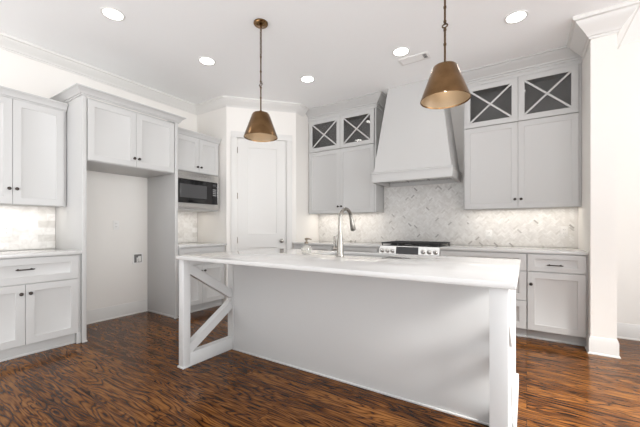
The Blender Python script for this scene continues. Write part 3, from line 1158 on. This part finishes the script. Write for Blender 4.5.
# ------------------------------------------------------------------ recessed lights and vent
for i, (x, y, lb_) in enumerate((
        (-3.094, 1.398, 'round recessed ceiling light nearest the left crown molding, above the counter'),
        (-3.066, 2.374, 'round recessed ceiling light above the microwave niche, left of the brass canopy'),
        (-2.357, 3.359, 'round recessed ceiling light in front of the left glazed cabinet'),
        (-1.141, 3.382, 'round recessed ceiling light beside the ceiling vent'),
        (-0.081, 3.390, 'round recessed ceiling light in front of the right glazed cabinet'))):
    t = thing('recessed_light', lb_, 'ceiling light', (x, y, CEIL), 0, 'recessed ceiling lights')
    MB().lathe([(0.095, -0.0005), (0.094, -0.005), (0.086, -0.007), (0.075, -0.004), (0.075, -0.0005)], 36).build('trim_ring', 'plastic', t)
    MB().lathe([(0.0745, -0.001), (0.0745, -0.004), (0, -0.0055)], 36).build('lens', 'lens', t)
    l = bpy.data.lights.new('recessed_lamp', 'SPOT')
    l.energy, l.color, l.spot_size, l.spot_blend, l.shadow_soft_size = 4, (1, 0.955, 0.89), math.radians(130), 0.8, 0.07
    lo = bpy.data.objects.new('lamp', l)
    C.objects.link(lo)
    lo.parent = t
    lo.location = (0, 0, -0.012)

vt = thing('ceiling_vent', 'white rectangular ceiling air vent with dark louvers in front of the hood', 'vent', (-1.063, 3.605, CEIL), 0)
fr = MB().holed_slab(-0.165, -0.075, 0.165, 0.075, -0.14, -0.05, 0.14, 0.05, -0.008, -0.0005, 0.002).build('frame', 'plastic', vt)
for k in range(9):
    MB().bar((-0.14, -0.044 + k * 0.011, -0.005), (0.10, -0.044 + k * 0.011, -0.005), 0.0105, 0.0012, (0, 0.5, 1), 0).build('louver', 'plastic', vt)
for k in range(4):
    MB().bar((0.106 + k * 0.010, -0.049, -0.005), (0.106 + k * 0.010, 0.049, -0.005), 0.0015, 0.006, (0, 0, 1), 0).build('louver', 'plastic', vt)
MB().box(-0.139, -0.049, -0.0018, 0.139, 0.049, -0.0006, 0).build('duct_opening', 'slot', vt)


# ------------------------------------------------------------------ outlets
def outlet(label, loc, rz, name='wall_outlet', gangs=1):
    t = thing(name, label, 'outlet', loc, rz, 'electrical outlets')
    w2 = 0.036 * gangs + (0.004 if gangs > 1 else 0)
    MB().box(-w2, -0.006, -0.058, w2, -0.0005, 0.058, 0.002).build('cover_plate', 'plastic', t)
    for g in range(gangs):
        cx = (g - (gangs - 1) / 2) * 0.046
        for s in (-0.021, 0.021):
            r = MB().box(cx - 0.017, -0.0085, s - 0.014, cx + 0.017, -0.0055, s + 0.014, 0.002).build('receptacle', 'plastic', t)
            for q in (-0.007, 0.007):
                MB().box(cx + q - 0.0012, -0.0092, s - 0.003, cx + q + 0.0012, -0.0083, s + 0.007, 0).build('slot', 'slot', r)
    return t


outlet('white outlet on the bare wall inside the refrigerator alcove', (XL, 2.024, 1.18), R90)
outlet('white double outlet on the marble backsplash at the left edge of the photo', (XL + 0.010, 0.965, 1.115), R90, gangs=2)
outlet('white outlet on the marble backsplash near the white wall end', (0.363, YB - 0.0095, 1.105), 0)
outlet('white outlet on the marble backsplash between range and right-hand outlet', (-0.409, YB - 0.0095, 1.06), 0)
wbx = thing('water_supply_box', 'recessed water supply box low on the wall inside the refrigerator alcove', 'utility box', (XL, 2.295, 0.735), R90)
b = MB().holed_slab(-0.068, -0.072, 0.068, 0.072, -0.050, -0.054, 0.050, 0.054, 0.0005, 0.010, 0.002)
bmesh.ops.rotate(b.bm, verts=b.bm.verts, cent=(0, 0, 0), matrix=Matrix.Rotation(R90, 3, 'X'))
b.build('frame', 'plastic', wbx)
MB().box(-0.050, -0.002, -0.054, 0.050, -0.0006, 0.054, 0).build('recess', 'pump_grey', wbx)
v = MB().tube([(-0.012, -0.010, -0.050), (-0.012, -0.010, 0.012)], 0.008, 12).tube([(-0.012, -0.010, 0.005), (0.022, -0.010, 0.005)], 0.006, 12)
v.box(0.004, -0.012, -0.046, 0.040, -0.003, 0.030, 0.002)
v.build('valve', 'plastic', wbx)


# ------------------------------------------------------------------ lights under the wall cabinets (aimed down on the counters)
def strip(name, loc, ln, rz, power):
    l = bpy.data.lights.new(name, 'AREA')
    l.shape, l.size, l.size_y = 'RECTANGLE', ln, 0.03
    l.energy, l.color = power, (1, 0.93, 0.84)
    o = bpy.data.objects.new(name, l)
    C.objects.link(o)
    o.location = loc
    o.rotation_euler = (0, 0, rz)


strip('under_cabinet_light', (XL + 0.17, 0.98, 1.376), 0.74, R90, 0.7)
strip('under_cabinet_light', (XL + 0.20, 2.83, 1.388), 0.60, R90, 0.6)
strip('under_cabinet_light', (-2.42, YB - 0.17, 1.378), 1.05, 0, 1.8)
strip('under_cabinet_light', (-0.08, YB - 0.17, 1.378), 1.05, 0, 1.8)
